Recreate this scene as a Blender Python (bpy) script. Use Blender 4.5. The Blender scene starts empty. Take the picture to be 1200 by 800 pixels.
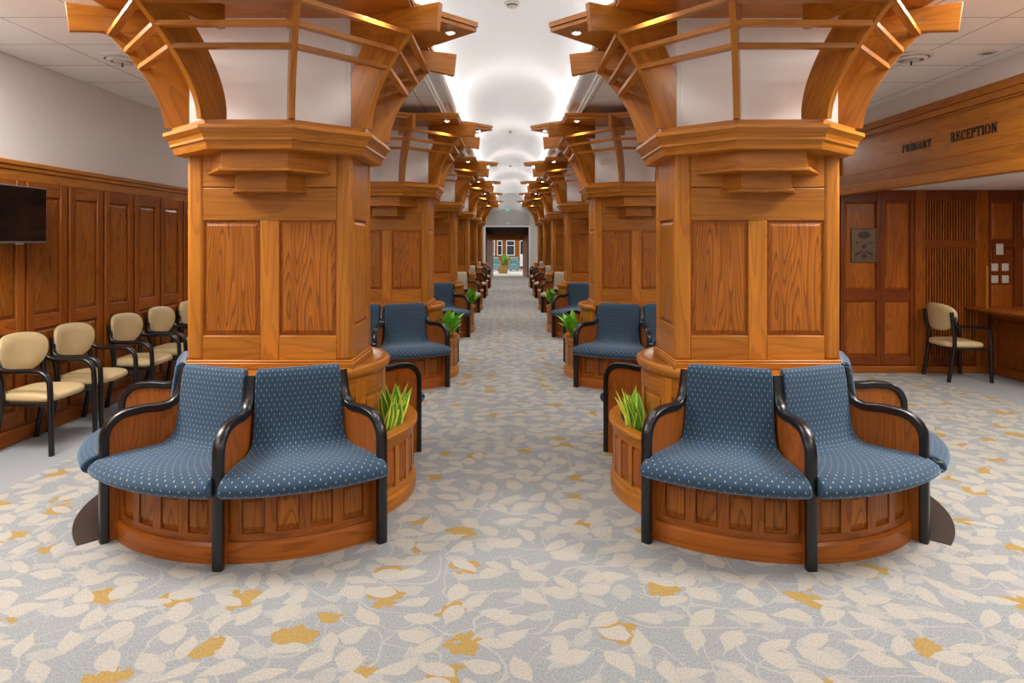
import bpy, math, random
from mathutils import Vector, Matrix
S = 1/213.0            # all lengths below are in units of S metres
F = 780.0
R = math.radians
random.seed(7)
scene = bpy.context.scene
COL = scene.collection

# ------------------------------------------------------------------ node helpers
class NT:
    def __init__(self, name):
        self.m = bpy.data.materials.new(name); self.m.use_nodes = True
        self.t = self.m.node_tree; self.t.nodes.clear()
        self.out = self.n('ShaderNodeOutputMaterial')
        self.b = self.n('ShaderNodeBsdfPrincipled')
        self.l(self.b.outputs[0], self.out.inputs[0])
    def n(self, t, **k):
        x = self.t.nodes.new(t)
        for a, v in k.items(): setattr(x, a, v)
        return x
    def l(self, a, b): self.t.links.new(a, b)
    def put(self, v, sock):
        if isinstance(v, bpy.types.NodeSocket): self.l(v, sock)
        else: sock.default_value = v
    def math(self, op, a, b=None, c=None, clamp=False):
        x = self.n('ShaderNodeMath', operation=op, use_clamp=clamp)
        self.put(a, x.inputs[0])
        if b is not None: self.put(b, x.inputs[1])
        if c is not None: self.put(c, x.inputs[2])
        return x.outputs[0]
    def vmath(self, op, a, b=None):
        x = self.n('ShaderNodeVectorMath', operation=op)
        self.put(a, x.inputs[0])
        if b is not None: self.put(b, x.inputs[1])
        return x.outputs[0]
    def mix(self, f, a, b, blend='MIX'):
        x = self.n('ShaderNodeMix', data_type='RGBA', blend_type=blend)
        self.put(f, x.inputs[0]); self.put(a, x.inputs[6]); self.put(b, x.inputs[7])
        return x.outputs[2]
    def sep(self, v):
        x = self.n('ShaderNodeSeparateXYZ'); self.l(v, x.inputs[0]); return x.outputs
    def comb(self, a, b, c=0.0):
        x = self.n('ShaderNodeCombineXYZ')
        self.put(a, x.inputs[0]); self.put(b, x.inputs[1]); self.put(c, x.inputs[2]); return x.outputs[0]
    def noise(self, v, scale, detail=2, rough=.5, dim='3D'):
        x = self.n('ShaderNodeTexNoise', noise_dimensions=dim)
        self.l(v, x.inputs['Vector']); x.inputs['Scale'].default_value = scale
        x.inputs['Detail'].default_value = detail; x.inputs['Roughness'].default_value = rough
        return x.outputs[0]
    def bump(self, h, dist, strength=.5):
        x = self.n('ShaderNodeBump'); self.l(h, x.inputs['Height'])
        x.inputs['Distance'].default_value = dist; x.inputs['Strength'].default_value = strength
        self.l(x.outputs[0], self.b.inputs['Normal'])

def c4(c): return (c[0], c[1], c[2], 1.0)
def srgb(r, g, b):
    f = lambda v: (v/255/12.92) if v/255 <= .04045 else ((v/255+.055)/1.055)**2.4
    return (f(r), f(g), f(b), 1.0)

def plain(name, col, rough=.5, metal=0.0, coat=0.0, emit=None, estr=0.0, noise=0.0, nscale=30):
    t = NT(name)
    t.b.inputs['Base Color'].default_value = c4(col)
    t.b.inputs['Roughness'].default_value = rough
    t.b.inputs['Metallic'].default_value = metal
    t.b.inputs['Coat Weight'].default_value = coat
    if noise:
        tc = t.n('ShaderNodeTexCoord')
        f = t.noise(tc.outputs['Object'], nscale, 3)
        k = t.math('MULTIPLY_ADD', f, 2*noise, 1-noise)
        mx = t.mix(1.0, c4(col), t.comb(k, k, k), 'MULTIPLY')
        t.l(mx, t.b.inputs['Base Color'])
        t.bump(f, .002, .25)
    if emit:
        t.b.inputs['Emission Color'].default_value = c4(emit)
        t.b.inputs['Emission Strength'].default_value = estr
    return t.m

def wood(name, light, dark, ring=9.0, contrast=.75, rough=.32, streak=.25):
    """flat-sawn pine: contour rings of a noise stretched along the grain (uv: u along grain, v across, metres)"""
    t = NT(name)
    uv = t.n('ShaderNodeUVMap'); uv.uv_map = 'UVMap'
    s = t.sep(uv.outputs[0])
    v1 = t.comb(t.math('MULTIPLY', s[0], .95), t.math('MULTIPLY', s[1], 8.5), 0.0)
    n1 = t.noise(v1, 1.0, 1.2, .35)
    v2 = t.comb(t.math('MULTIPLY', s[0], 7.0), t.math('MULTIPLY', s[1], 40.0), 0.0)
    n2 = t.noise(v2, 1.0, 2)
    f = t.math('ADD', t.math('MULTIPLY', n1, ring), t.math('MULTIPLY', n2, .28))
    fr = t.math('FRACT', f)
    # early wood ramps up softly, late wood ends sharply
    band = t.math('POWER', fr, 3.6)
    edge = t.math('SMOOTH_MIN', t.math('MULTIPLY', t.math('SUBTRACT', 1.0, fr), 7.0), 1.0, .2)
    band = t.math('MULTIPLY', band, edge, clamp=True)
    v3 = t.comb(t.math('MULTIPLY', s[0], 3.0), t.math('MULTIPLY', s[1], 170.0), 0.0)
    n3 = t.noise(v3, 1.0, 2)
    v4 = t.comb(t.math('MULTIPLY', s[0], 1.2), t.math('MULTIPLY', s[1], 9.0), 3.0)
    n4 = t.noise(v4, 1.0, 2)
    col = t.mix(t.math('MULTIPLY', band, contrast, clamp=True), c4(light), c4(dark))
    k = t.math('ADD', t.math('MULTIPLY_ADD', n3, 2*streak, 1-streak), t.math('MULTIPLY_ADD', n4, .7, -.35))
    at = t.n('ShaderNodeAttribute'); at.attribute_name = 'tint'
    k = t.math('MULTIPLY', k, at.outputs['Fac'])
    col = t.mix(1.0, col, t.comb(k, k, k), 'MULTIPLY')
    t.l(col, t.b.inputs['Base Color'])
    t.b.inputs['Roughness'].default_value = rough
    t.b.inputs['Coat Weight'].default_value = .05
    t.b.inputs['Specular IOR Level'].default_value = .25
    t.b.inputs['Coat Roughness'].default_value = .2
    t.bump(t.math('ADD', band, t.math('MULTIPLY', n3, .5)), .0006, .25)
    return t.m

def fabric(name, base, dot, dots=True):
    t = NT(name)
    uv = t.n('ShaderNodeUVMap'); uv.uv_map = 'UVMap'
    s = t.sep(uv.outputs[0])
    pw, ph = .036, .027
    vv = t.math('DIVIDE', s[1], ph)
    row = t.math('FLOOR', vv)
    odd = t.math('MULTIPLY', t.math('MODULO', t.math('ABSOLUTE', row), 2.0), .5)
    uu = t.math('ADD', t.math('DIVIDE', s[0], pw), odd)
    fu = t.math('ABSOLUTE', t.math('SUBTRACT', t.math('FRACT', uu), .5))
    fv = t.math('ABSOLUTE', t.math('SUBTRACT', t.math('FRACT', vv), .5))
    mask = t.math('MULTIPLY', t.math('LESS_THAN', fu, .052), t.math('LESS_THAN', fv, .19))
    ci = t.n('ShaderNodeTexWhiteNoise', noise_dimensions='2D')
    t.l(t.comb(t.math('FLOOR', uu), row), ci.inputs['Vector'])
    dcol = t.mix(t.math('GREATER_THAN', ci.outputs[0], .72), c4(dot), srgb(176, 168, 140))
    v2 = t.vmath('MULTIPLY', uv.outputs[0], (900, 900, 0))
    w = t.noise(v2, .5, 2)
    b = t.mix(t.math('MULTIPLY', w, .8), c4(base), c4([x*.55 for x in base[:3]]))
    col = t.mix(mask, b, dcol) if dots else b
    t.l(col, t.b.inputs['Base Color'])
    t.b.inputs['Roughness'].default_value = .85
    t.b.inputs['Sheen Weight'].default_value = .6
    t.b.inputs['Sheen Tint'].default_value = (.55, .75, 1, 1)
    t.b.inputs['Sheen Roughness'].default_value = .4
    t.bump(w, .001, .35)
    return t.m

def carpet_mat():
    t = NT('carpet_leaf_pattern')
    tc = t.n('ShaderNodeTexCoord')
    P = tc.outputs['Object']
    # hand-drawn wobble
    wn = t.n('ShaderNodeTexNoise'); t.l(P, wn.inputs['Vector']); wn.inputs['Scale'].default_value = 9; wn.inputs['Detail'].default_value = 1
    wob = t.vmath('MULTIPLY', t.vmath('SUBTRACT', wn.outputs['Color'], (.5, .5, .5)), (.045, .045, 0))
    P2 = t.vmath('ADD', P, wob)
    def cells(scale, off, rnd=.75):
        v = t.vmath('ADD', t.vmath('MULTIPLY', P2, (scale, scale, 0)), (off, off*.37, 0))
        vo = t.n('ShaderNodeTexVoronoi', voronoi_dimensions='2D'); t.l(v, vo.inputs['Vector'])
        vo.inputs['Scale'].default_value = 1.0; vo.inputs['Randomness'].default_value = rnd
        d = t.sep(t.vmath('SUBTRACT', v, vo.outputs['Position']))
        c = t.n('ShaderNodeSeparateColor'); t.l(vo.outputs['Color'], c.inputs[0])
        return d, c.outputs, vo.outputs['Distance']
    def leaf(scale, off, L, W, keep):
        d, c, dist = cells(scale, off)
        a = t.math('MULTIPLY', c[0], 6.2832)
        ca, sa = t.math('COSINE', a), t.math('SINE', a)
        u = t.math('ADD', t.math('MULTIPLY', d[0], ca), t.math('MULTIPLY', d[1], sa))
        v = t.math('SUBTRACT', t.math('MULTIPLY', d[1], ca), t.math('MULTIPLY', d[0], sa))
        v = t.math('ADD', v, t.math('MULTIPLY', t.math('MULTIPLY', u, u), t.math('MULTIPLY_ADD', c[2], .8, -.4)))
        q = t.math('DIVIDE', u, L)
        w = t.math('MULTIPLY', t.math('SUBTRACT', 1.0, t.math('MULTIPLY', q, q)), t.math('MULTIPLY_ADD', c[1], W*.55, W*.72))
        w = t.math('MULTIPLY', w, t.math('MULTIPLY_ADD', q, -.28, 1.0))
        m = t.math('LESS_THAN', t.math('ABSOLUTE', v), w)
        m = t.math('MULTIPLY', m, t.math('LESS_THAN', c[2], keep))
        st = t.math('MULTIPLY', t.math('LESS_THAN', t.math('ABSOLUTE', v), .022), t.math('LESS_THAN', t.math('ABSOLUTE', u), L*1.45))
        return m, st, c
    n = t.noise(t.vmath('MULTIPLY', P, (1.0, .6, 1.0)), 150, 3, .8)
    n = t.math('MULTIPLY_ADD', n, 2.2, -.6, clamp=True)
    n8 = t.noise(P, 2.2, 2)
    grey = t.mix(n, srgb(110, 115, 118), srgb(170, 173, 174))
    cream = t.mix(n, srgb(146, 142, 135), srgb(190, 184, 175))
    cream2 = t.mix(n, srgb(138, 137, 134), srgb(181, 179, 174))
    gold = t.mix(n, srgb(136, 110, 58), srgb(182, 154, 98))
    col = grey
    # winding stems
    nv = t.noise(P2, 3.2, 0)
    vine = t.math('LESS_THAN', t.math('ABSOLUTE', t.math('SUBTRACT', nv, .5)), .0075)
    nv2 = t.noise(t.vmath('ADD', P2, (5.3, 2.1, 0)), 2.1, 0)
    vine2 = t.math('LESS_THAN', t.math('ABSOLUTE', t.math('SUBTRACT', nv2, .47)), .0065)
    col = t.mix(t.math('MAXIMUM', vine, vine2), col, cream2)
    d, c, dist = cells(3.1, 11.3, .9)
    dist = t.math('ADD', dist, t.math('MULTIPLY_ADD', t.noise(P, 15, 1), .5, -.25))
    g = t.math('MULTIPLY', t.math('LESS_THAN', dist, t.math('MULTIPLY_ADD', c[1], .12, .13)), t.math('GREATER_THAN', c[0], .50))
    m3, s3, _ = leaf(6.6, 3.1, .50, .25, .60)
    m1, s1, _ = leaf(6.0, 0.0, .54, .26, .93)
    col = t.mix(t.math('MAXIMUM', t.math('MULTIPLY', s3, m3), s1), col, cream2)
    col = t.mix(m3, col, cream2)
    col = t.mix(g, col, gold)
    col = t.mix(m1, col, cream)
    k = t.math('MULTIPLY_ADD', n8, .12, .94)
    col = t.mix(1.0, col, t.comb(k, k, k), 'MULTIPLY')
    t.l(col, t.b.inputs['Base Color'])
    t.b.inputs['Roughness'].default_value = .95
    t.b.inputs['Specular IOR Level'].default_value = .15
    t.bump(n, .004, .5)
    return t.m

def carpet_plain():
    t = NT('carpet_plain_grey')
    tc = t.n('ShaderNodeTexCoord'); P = tc.outputs['Object']
    n = t.noise(P, 260, 2)
    t.l(t.mix(n, srgb(128, 133, 138), srgb(168, 171, 174)), t.b.inputs['Base Color'])
    t.b.inputs['Roughness'].default_value = .95
    t.b.inputs['Specular IOR Level'].default_value = .15
    t.bump(n, .004, .5)
    return t.m

def tile_mat():
    t = NT('ceiling_tile')
    tc = t.n('ShaderNodeTexCoord'); P = tc.outputs['Object']
    s = t.sep(P)
    p = 130*S
    def line(v, off):
        fr = t.math('FRACT', t.math('DIVIDE', t.math('ADD', v, off), p))
        return t.math('LESS_THAN', t.math('ABSOLUTE', t.math('SUBTRACT', fr, .5)), .011)
    m = t.math('MAXIMUM', line(s[0], 725*S + .5*p), line(s[1], -1078*S + 10.5*p))
    n = t.noise(P, 140, 2)
    base = t.mix(n, srgb(234, 232, 230), srgb(244, 243, 242))
    t.l(t.mix(m, base, srgb(176, 174, 172)), t.b.inputs['Base Color'])
    t.b.inputs['Roughness'].default_value = .8
    t.bump(n, .001, .3)
    return t.m

def leaf_mat(name, a, b, edge):
    t = NT(name)
    uv = t.n('ShaderNodeUVMap'); uv.uv_map = 'UVMap'
    s = t.sep(uv.outputs[0])
    n = t.noise(t.comb(t.math('MULTIPLY', s[0], 3), t.math('MULTIPLY', s[1], 25)), 1.0, 2)
    col = t.mix(n, c4(a), c4(b))
    col = t.mix(t.math('GREATER_THAN', t.math('ABSOLUTE', s[1]), .72), col, c4(edge))
    t.l(col, t.b.inputs['Base Color'])
    t.b.inputs['Roughness'].default_value = .4
    t.b.inputs['Subsurface Weight'].default_value = 0.0
    return t.m

M = {}
M['wood']  = wood('pine_light', (.46, .166, .020), (.20, .056, .006), 8.5, .68)
M['panel'] = wood('pine_figured_panel', (.35, .108, .012), (.045, .010, .0015), 16.0, 1.0, .36, .42)
M['deep']  = wood('pine_deep', (.34, .095, .012), (.10, .023, .003), 10.0, .8)
M['red']   = wood('pine_redbrown', (.200, .046, .009), (.075, .017, .004), 9.0, .7)
M['oak']   = wood('oak_box', (.62, .40, .12), (.45, .27, .07), 8.0, .5)
M['black'] = plain('black_lacquered_wood', (.005, .005, .006), .30, coat=.12)
M['blue']  = fabric('blue_dotted_fabric', (.021, .060, .112), srgb(150, 166, 176)[:3])
M['tan']   = fabric('beige_fabric', (.55, .45, .33), (0, 0, 0), False)
M['vinyl'] = plain('beige_vinyl', (.60, .45, .235), .45, noise=.06, nscale=60)
M['white'] = plain('white_plaster', (.84, .82, .80), .8, noise=.02, nscale=20)
M['vault'] = plain('white_vault_plaster', (.90, .90, .895), .85, noise=.01, nscale=10)
M['grey']  = plain('grey_paint', (.42, .41, .38), .8, noise=.02)
M['egrey'] = plain('pale_grey_paint', (.58, .56, .53), .8, noise=.02)
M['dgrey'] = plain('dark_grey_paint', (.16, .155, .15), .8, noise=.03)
M['carpet'] = carpet_mat(); M['cplain'] = carpet_plain(); M['tile'] = tile_mat()
M['mat'] = plain('dark_brown_floor', (.030, .014, .008), .75, noise=.25, nscale=12)
M['soil'] = plain('dark_pebble_soil', (.05, .04, .035), .9, noise=.6, nscale=160)
M['metal'] = plain('brushed_metal', (.55, .54, .52), .35, 1.0)
M['vent'] = plain('white_vent_paint', (.62, .61, .59), .5)
M['dark'] = plain('dark_gap', (.012, .011, .010), .7)
M['screen'] = plain('black_glass_screen', (.004, .004, .005), .08)
M['bezel'] = plain('grey_bezel', (.18, .17, .165), .35, .3)
M['lamp'] = plain('lamp_face', (.9, .9, .9), .4, emit=(.92, .96, 1.0), estr=28)
M['letter'] = plain('black_letter', (.010, .008, .008), .35)
M['bronze'] = plain('bronze_plaque', (.125, .080, .050), .45, .55, noise=.35, nscale=35)
M['bronzed'] = plain('bronze_relief', (.055, .036, .024), .5, .5)
M['plate'] = plain('ivory_plastic', (.62, .58, .50), .4)
M['snake'] = leaf_mat('snake_plant_leaf', (.045, .26, .015), (.20, .55, .04), (.75, .82, .10))
M['leafy'] = leaf_mat('broad_green_leaf', (.09, .38, .02), (.30, .68, .06), (.16, .46, .03))
M['green'] = plain('green_sign_letters', (.03, .35, .18), .4, emit=(.05, .8, .4), estr=1.5)
M['tile2'] = plain('pale_lobby_floor', (.72, .72, .72), .35)
M['teal'] = plain('teal_upholstery', (.14, .27, .28), .8)
M['paper'] = plain('white_board', (.8, .82, .84), .5)
g = NT('clear_glass'); g.b.inputs['Transmission Weight'].default_value = 1.0; g.b.inputs['Roughness'].default_value = .02
g.b.inputs['Base Color'].default_value = (.93, .97, .96, 1); M['glass'] = g.m
M['pane'] = plain('dark_window_glass', (.03, .05, .06), .05)

# ------------------------------------------------------------------ mesh builder
class MB:
    def __init__(self): self.v = []; self.f = []; self.uv = []; self.t = []
    def tint(self): return random.uniform(.84, 1.14)
    def face(self, pts, g=(0, 0, 1), off=None, tint=1.0, uv=None):
        i0 = len(self.v)
        self.v += [Vector(p) for p in pts]
        self.f.append(list(range(i0, i0+len(pts))))
        self.t.append(tint)
        if uv is None:
            g = Vector(g).normalized()
            n = Vector((0, 0, 0)); P = [Vector(p) for p in pts]
            for i in range(len(P)):
                a, b = P[i], P[(i+1) % len(P)]
                n += a.cross(b)
            if n.length < 1e-9: n = Vector((0, 0, 1))
            n.normalize()
            c = n.cross(g)
            if c.length < .3:
                g2 = Vector((1, 0, 0)) if abs(n.x) < .7 else Vector((0, 1, 0))
                c = n.cross(g2); 
            c.normalize()
            ox, oy = off if off else (0, 0)
            uv = [(p.dot(g)*S + ox, p.dot(c)*S + oy) for p in P]
        self.uv.append(uv)
    def poly(self, idxpts, faces, g=(0, 0, 1), uvs=None):
        """shared-vertex patch"""
        i0 = len(self.v); self.v += [Vector(p) for p in idxpts]
        off = (random.uniform(0, 40), random.uniform(0, 40)); tt = self.tint()
        for k, fc in enumerate(faces):
            self.f.append([i0+i for i in fc]); self.t.append(tt)
            P = [Vector(idxpts[i]) for i in fc]
            if uvs: self.uv.append([uvs[i] for i in fc]); continue
            G = Vector(g).normalized()
            n = Vector((0, 0, 0))
            for i in range(len(P)): n += P[i].cross(P[(i+1) % len(P)])
            if n.length < 1e-9: n = Vector((0, 0, 1))
            n.normalize(); c = n.cross(G)
            if c.length < .3:
                c = n.cross(Vector((1, 0, 0)) if abs(n.x) < .7 else Vector((0, 1, 0)))
            c.normalize()
            self.uv.append([(p.dot(G)*S+off[0], p.dot(c)*S+off[1]) for p in P])
    def extrude(self, base, vec, g=(0, 0, 1)):
        """closed prism from planar polygon"""
        vec = Vector(vec); b = [Vector(p) for p in base]; n = len(b)
        nn = Vector((0, 0, 0))
        for i in range(n): nn += b[i].cross(b[(i+1) % n])
        if nn.dot(vec) > 0: b.reverse()
        pts = b + [p+vec for p in b]
        fs = [list(range(n)), list(range(2*n-1, n-1, -1))]
        for i in range(n):
            j = (i+1) % n
            fs.append([j, i, n+i, n+j])
        self.poly(pts, fs, g)
    def box(self, x0, x1, y0, y1, z0, z1, g=(0, 0, 1)):
        self.extrude([(x0, y0, z0), (x1, y0, z0), (x1, y1, z0), (x0, y1, z0)], (0, 0, z1-z0), g)
    def obox(self, c, ax, ay, az, hx, hy, hz, g=None):
        c = Vector(c); ax, ay, az = Vector(ax), Vector(ay), Vector(az)
        b = [c + ax*sx*hx + ay*sy*hy - az*hz for sx, sy in ((-1, -1), (1, -1), (1, 1), (-1, 1))]
        self.extrude(b, az*2*hz, g or ax)
    def revolve(self, prof, a0, a1, n, g=(0, 0, 1), caps=True, uvm=None, closed=True):
        """prof: closed loop of (r,z); angles in degrees"""
        m = len(prof); pts = []; uvs = []
        L = [0]
        for i in range(1, m): L.append(L[-1] + math.dist(prof[i-1], prof[i]))
        rm = sum(p[0] for p in prof)/m
        for k in range(n+1):
            a = R(a0 + (a1-a0)*k/n)
            for i, (r, z) in enumerate(prof):
                pts.append((r*math.cos(a), r*math.sin(a), z))
                uvs.append((L[i]*S, a*rm*S))
        fs = []; full = abs(a1-a0) >= 359.9
        for k in range(n):
            for i in range(m if closed else m-1):
                j = (i+1) % m
                fs.append([k*m+i, (k+1)*m+i, (k+1)*m+j, k*m+j])
        if caps and not full:
            fs.append(list(range(m))); fs.append([n*m+i for i in range(m-1, -1, -1)])
        if uvm == 'grain_tan': uvs = [(b, a) for a, b in uvs]
        if uvm == 'fabric': uvs = [(b, a) for a, b in uvs]
        ofs = (random.uniform(0, 40), random.uniform(0, 40))
        if uvm == 'fabric': ofs = (0, 0)
        self.poly(pts, fs, g, [(a+ofs[0], b+ofs[1]) for a, b in uvs])
    def sweep(self, path, prof, up=None, closed_ends=True):
        """sweep closed 2D profile along 3D path; up = fixed side vector"""
        P = [Vector(p) for p in path]; m = len(prof); pts = []
        prev = None
        for i, p in enumerate(P):
            t = (P[min(i+1, len(P)-1)] - P[max(i-1, 0)]).normalized()
            if up is not None:
                s = Vector(up)
            else:
                s = Vector((0, 0, 1)).cross(t)
                if s.length < .05: s = prev if prev else Vector((1, 0, 0))
            s = (s - t*s.dot(t)).normalized(); prev = s
            q = t.cross(s).normalized()
            sc = 1.0
            for (a, b) in prof: pts.append(p + s*a + q*b)
        fs = []
        for k in range(len(P)-1):
            for i in range(m):
                j = (i+1) % m
                fs.append([k*m+i, k*m+j, (k+1)*m+j, (k+1)*m+i])
        fs.append(list(range(m-1, -1, -1))); fs.append([(len(P)-1)*m+i for i in range(m)])
        self.poly(pts, fs)
    def build(self, name, mat, parent=None, smooth=False, bevel=0, seg=2, subs=0, angle=40):
        me = bpy.data.meshes.new(name)
        me.from_pydata([tuple(p*S) for p in self.v], [], self.f)
        ul = me.uv_layers.new(name='UVMap'); k = 0
        for fuv in self.uv:
            for q in fuv: ul.data[k].uv = q; k += 1
        at = me.attributes.new('tint', 'FLOAT', 'FACE')
        at.data.foreach_set('value', self.t)
        me.materials.append(mat)
        import bmesh
        bm = bmesh.new(); bm.from_mesh(me); bmesh.ops.recalc_face_normals(bm, faces=bm.faces); bm.to_mesh(me); bm.free()
        if smooth or bevel:
            for p in me.polygons: p.use_smooth = True
            me.set_sharp_from_angle(angle=R(angle))
        o = bpy.data.objects.new(name, me); COL.objects.link(o)
        if parent: o.parent = parent
        if bevel:
            b = o.modifiers.new('bevel', 'BEVEL'); b.width = bevel*S; b.segments = seg; b.limit_method = 'ANGLE'; b.angle_limit = R(38)
            b.harden_normals = False
        if subs:
            s_ = o.modifiers.new('subdivision', 'SUBSURF'); s_.levels = subs; s_.render_levels = subs
        return o

def ngon(n, r, cx=0, cy=0, ph=0):
    return [(cx+r*math.cos(ph+2*math.pi*i/n), cy+r*math.sin(ph+2*math.pi*i/n)) for i in range(n)]
def tag(o, label=None, cat=None, group=None, kind=None):
    if label: o['label'] = label
    if cat: o['category'] = cat
    if group: o['group'] = group
    if kind: o['kind'] = kind
    return o
def empty(name, loc, rz=0):
    o = bpy.data.objects.new(name, None); COL.objects.link(o)
    o.location = Vector(loc)*S; o.rotation_euler = (0, 0, R(rz)); o.empty_display_size = .1
    return o
def copy_tree(o, parent=None):
    c = o.copy(); COL.objects.link(c); c.parent = parent
    for ch in KIDS.get(o.name, [k for k in bpy.data.objects if k.parent == o]): copy_tree(ch, c)
    return c
KIDS = {}
def cache_kids(o):
    KIDS[o.name] = [k for k in bpy.data.objects if k.parent == o]
    for k in KIDS[o.name]: cache_kids(k)
def instance(proto, used, loc, rz, label, cat=None, group=None):
    o = proto if not used[0] else copy_tree(proto)
    used[0] = True
    o.location = Vector(loc)*S; o.rotation_euler = (0, 0, R(rz))
    tag(o, label, cat, group)
    return o
def struct(o): o['kind'] = 'structure'; return o
def rect_panel(mb, origin, ux, uz, n, x0, x1, z0, z1, depth=3, inset=5, g=None):
    """raised-field panel: bevelled frustum lying on a plane"""
    o = Vector(origin); ux, uz, n = Vector(ux), Vector(uz), Vector(n)
    P = lambda x, z, h: o + ux*x + uz*z + n*h
    a = [P(x0, z0, 0), P(x1, z0, 0), P(x1, z1, 0), P(x0, z1, 0)]
    b = [P(x0+inset, z0+inset, depth), P(x1-inset, z0+inset, depth), P(x1-inset, z1-inset, depth), P(x0+inset, z1-inset, depth)]
    fs = [[4, 5, 6, 7], [0, 1, 5, 4], [1, 2, 6, 5], [2, 3, 7, 6], [3, 0, 4, 7], [3, 2, 1, 0]]
    mb.poly(a+b, fs, g or uz)

# ------------------------------------------------------------------ camera
cam = bpy.data.cameras.new('camera'); co = bpy.data.objects.new('camera', cam); COL.objects.link(co)
co.location = (0, 0, 348*S); co.rotation_euler = (R(90), 0, 0)
cam.sensor_width = 36; cam.lens = F/1200*36
cam.shift_x = 3/1200; cam.shift_y = -(400-282)/1200
cam.clip_start = .05; cam.clip_end = 200
scene.camera = co

# ------------------------------------------------------------------ layout
CX = {'left': -308.0, 'right': 319.0}
RY = 935.0            # ring centre depth of the nearest unit
CY = 912.0            # timber head centre depth
P_ = 817.0            # pitch
NCOL = 6
END = 6312.0
XL, XR = -855.0, 865.0
ZC = 666.0
VC, VH = 5.0, 139.0   # vault centre and half width
Y0 = -420.0

# ================================================================== ROOM SHELL
def quad(mb, pts, g=(1, 0, 0)): mb.poly(pts, [[0, 1, 2, 3]], g)
# floors
m = MB(); m.box(-705, 1082, Y0, END, -12, 0); struct(m.build('floor', M['carpet']))
m = MB(); m.box(XL, -705, Y0, END, -12, -.4); struct(m.build('floor.001', M['cplain']))
m = MB(); m.box(1082, 1640, Y0, 1790, -12, -.4); struct(m.build('floor.002', M['cplain']))
# ceilings
m = MB()
m.box(XL, VC-VH-34, Y0, END, ZC, ZC+10); m.box(VC+VH+34, XR, Y0, END, ZC, ZC+10)
struct(m.build('ceiling', M['tile']))
m = MB(); n = 24
prof = []
for i in range(n+1):
    a = math.pi*i/n
    prof.append((VC - VH*math.cos(a), ZC+26 + 106*math.sin(a)))
VEND = END
pts = [(x, Y0, z) for x, z in prof] + [(x, VEND, z) for x, z in prof]
m.poly(pts, [[i, i+1, n+2+i, n+1+i] for i in range(n)])
vault = struct(m.build('ceiling.001', M['vault'], smooth=True))
# vault mouldings
for k, s in ((1, -1), (2, 1)):
    m = MB()
    pr = [(36, ZC+6), (36, ZC-3), (31, ZC-5), (28, ZC-2), (25, ZC-2), (23, ZC+2), (8, ZC+8), (6, ZC+4), (0, ZC+6), (-3, ZC+12), (-3, ZC+28), (6, ZC+34), (36, ZC+20)]
    m.extrude([(VC + s*(VH+d), Y0, z) for d, z in pr], (0, VEND-Y0, 0), g=(0, 1, 0))
    struct(m.build('trim_%d' % k, M['white']))
# left wall
m = MB(); m.box(XL-12, XL, Y0, END, 0, ZC)
wall_l = struct(m.build('wall_left', M['white']))
# wainscot of the left wall
YW0, PITCH = 716.0, 112.5
m = MB(); m.box(XL, XL+3, Y0, END, 0, 484, g=(0, 0, 1)); m.build('backing', M['deep'], wall_l)
m = MB()
for (w, z0, z1) in ((11, 478, 486), (8, 470, 478), (5, 452, 470)):
    m.box(XL, XL+w, Y0, END, z0, z1, g=(0, 1, 0))
m.build('cap_rail', M['wood'], wall_l, bevel=1.5)
m = MB(); m.box(XL, XL+9, Y0, END, 0, 26, g=(0, 1, 0)); m.box(XL, XL+6, Y0, END, 26, 31, g=(0, 1, 0))
struct(m.build('baseboard_left', M['deep'], bevel=1.2))
for i in range(16):
    ya = YW0 + i*PITCH - (0 if i < 11 else 0); yb = ya + PITCH
    f = MB()
    X0, X1 = XL+3, XL+8
    f.box(X0, X1, ya+5, ya+21, 31, 452); f.box(X0, X1, yb-21, yb-3, 31, 452)
    f.box(X0, X1-.6, ya+21, yb-21, 428, 452, g=(0, 1, 0)); f.box(X0, X1-.6, ya+21, yb-21, 190, 214, g=(0, 1, 0)); f.box(X0, X1-.6, ya+21, yb-21, 31, 56, g=(0, 1, 0))
    fo = f.build('wainscot_frame', M['deep'], wall_l, bevel=.9)
    for z0, z1 in ((214, 428), (56, 190)):
        q = MB(); rect_panel(q, (X0, yb, 0), (0, -1, 0), (0, 0, 1), (1, 0, 0), 23, PITCH-23, z0+2, z1-2, 3.0, 6)
        q.build('wainscot_panel', M['panel'], fo)
# right wall beyond the reception recess, bulkhead over the opening
RD = 1763.0
m = MB(); m.box(XR, XR+12, RD, END, 0, ZC); wall_r = struct(m.build('wall_right', M['deep']))
m = MB(); m.box(XR, XR+12, Y0, RD, 627, ZC); struct(m.build('wall_right.001', M['white']))
m = MB()
m.box(XR, XR+14, Y0, RD, 466, 627, g=(0, 1, 0))
bulk = struct(m.build('wall_bulkhead', M['wood']))
for (w, z0, z1) in ((9, 612, 628), (6, 599, 612), (2.5, 594, 599), (2.5, 512, 517), (5, 488, 512), (8, 466, 488)):
    m = MB(); m.box(XR-w, XR+1, Y0, RD, z0, z1, g=(0, 1, 0)); m.build('bulkhead_moulding', M['wood'], bulk, bevel=1.2)
m = MB(); m.box(XR-5, XR+2, RD-26, RD, 517, 594); m.build('bulkhead_stile', M['wood'], bulk, bevel=1.0)
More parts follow.
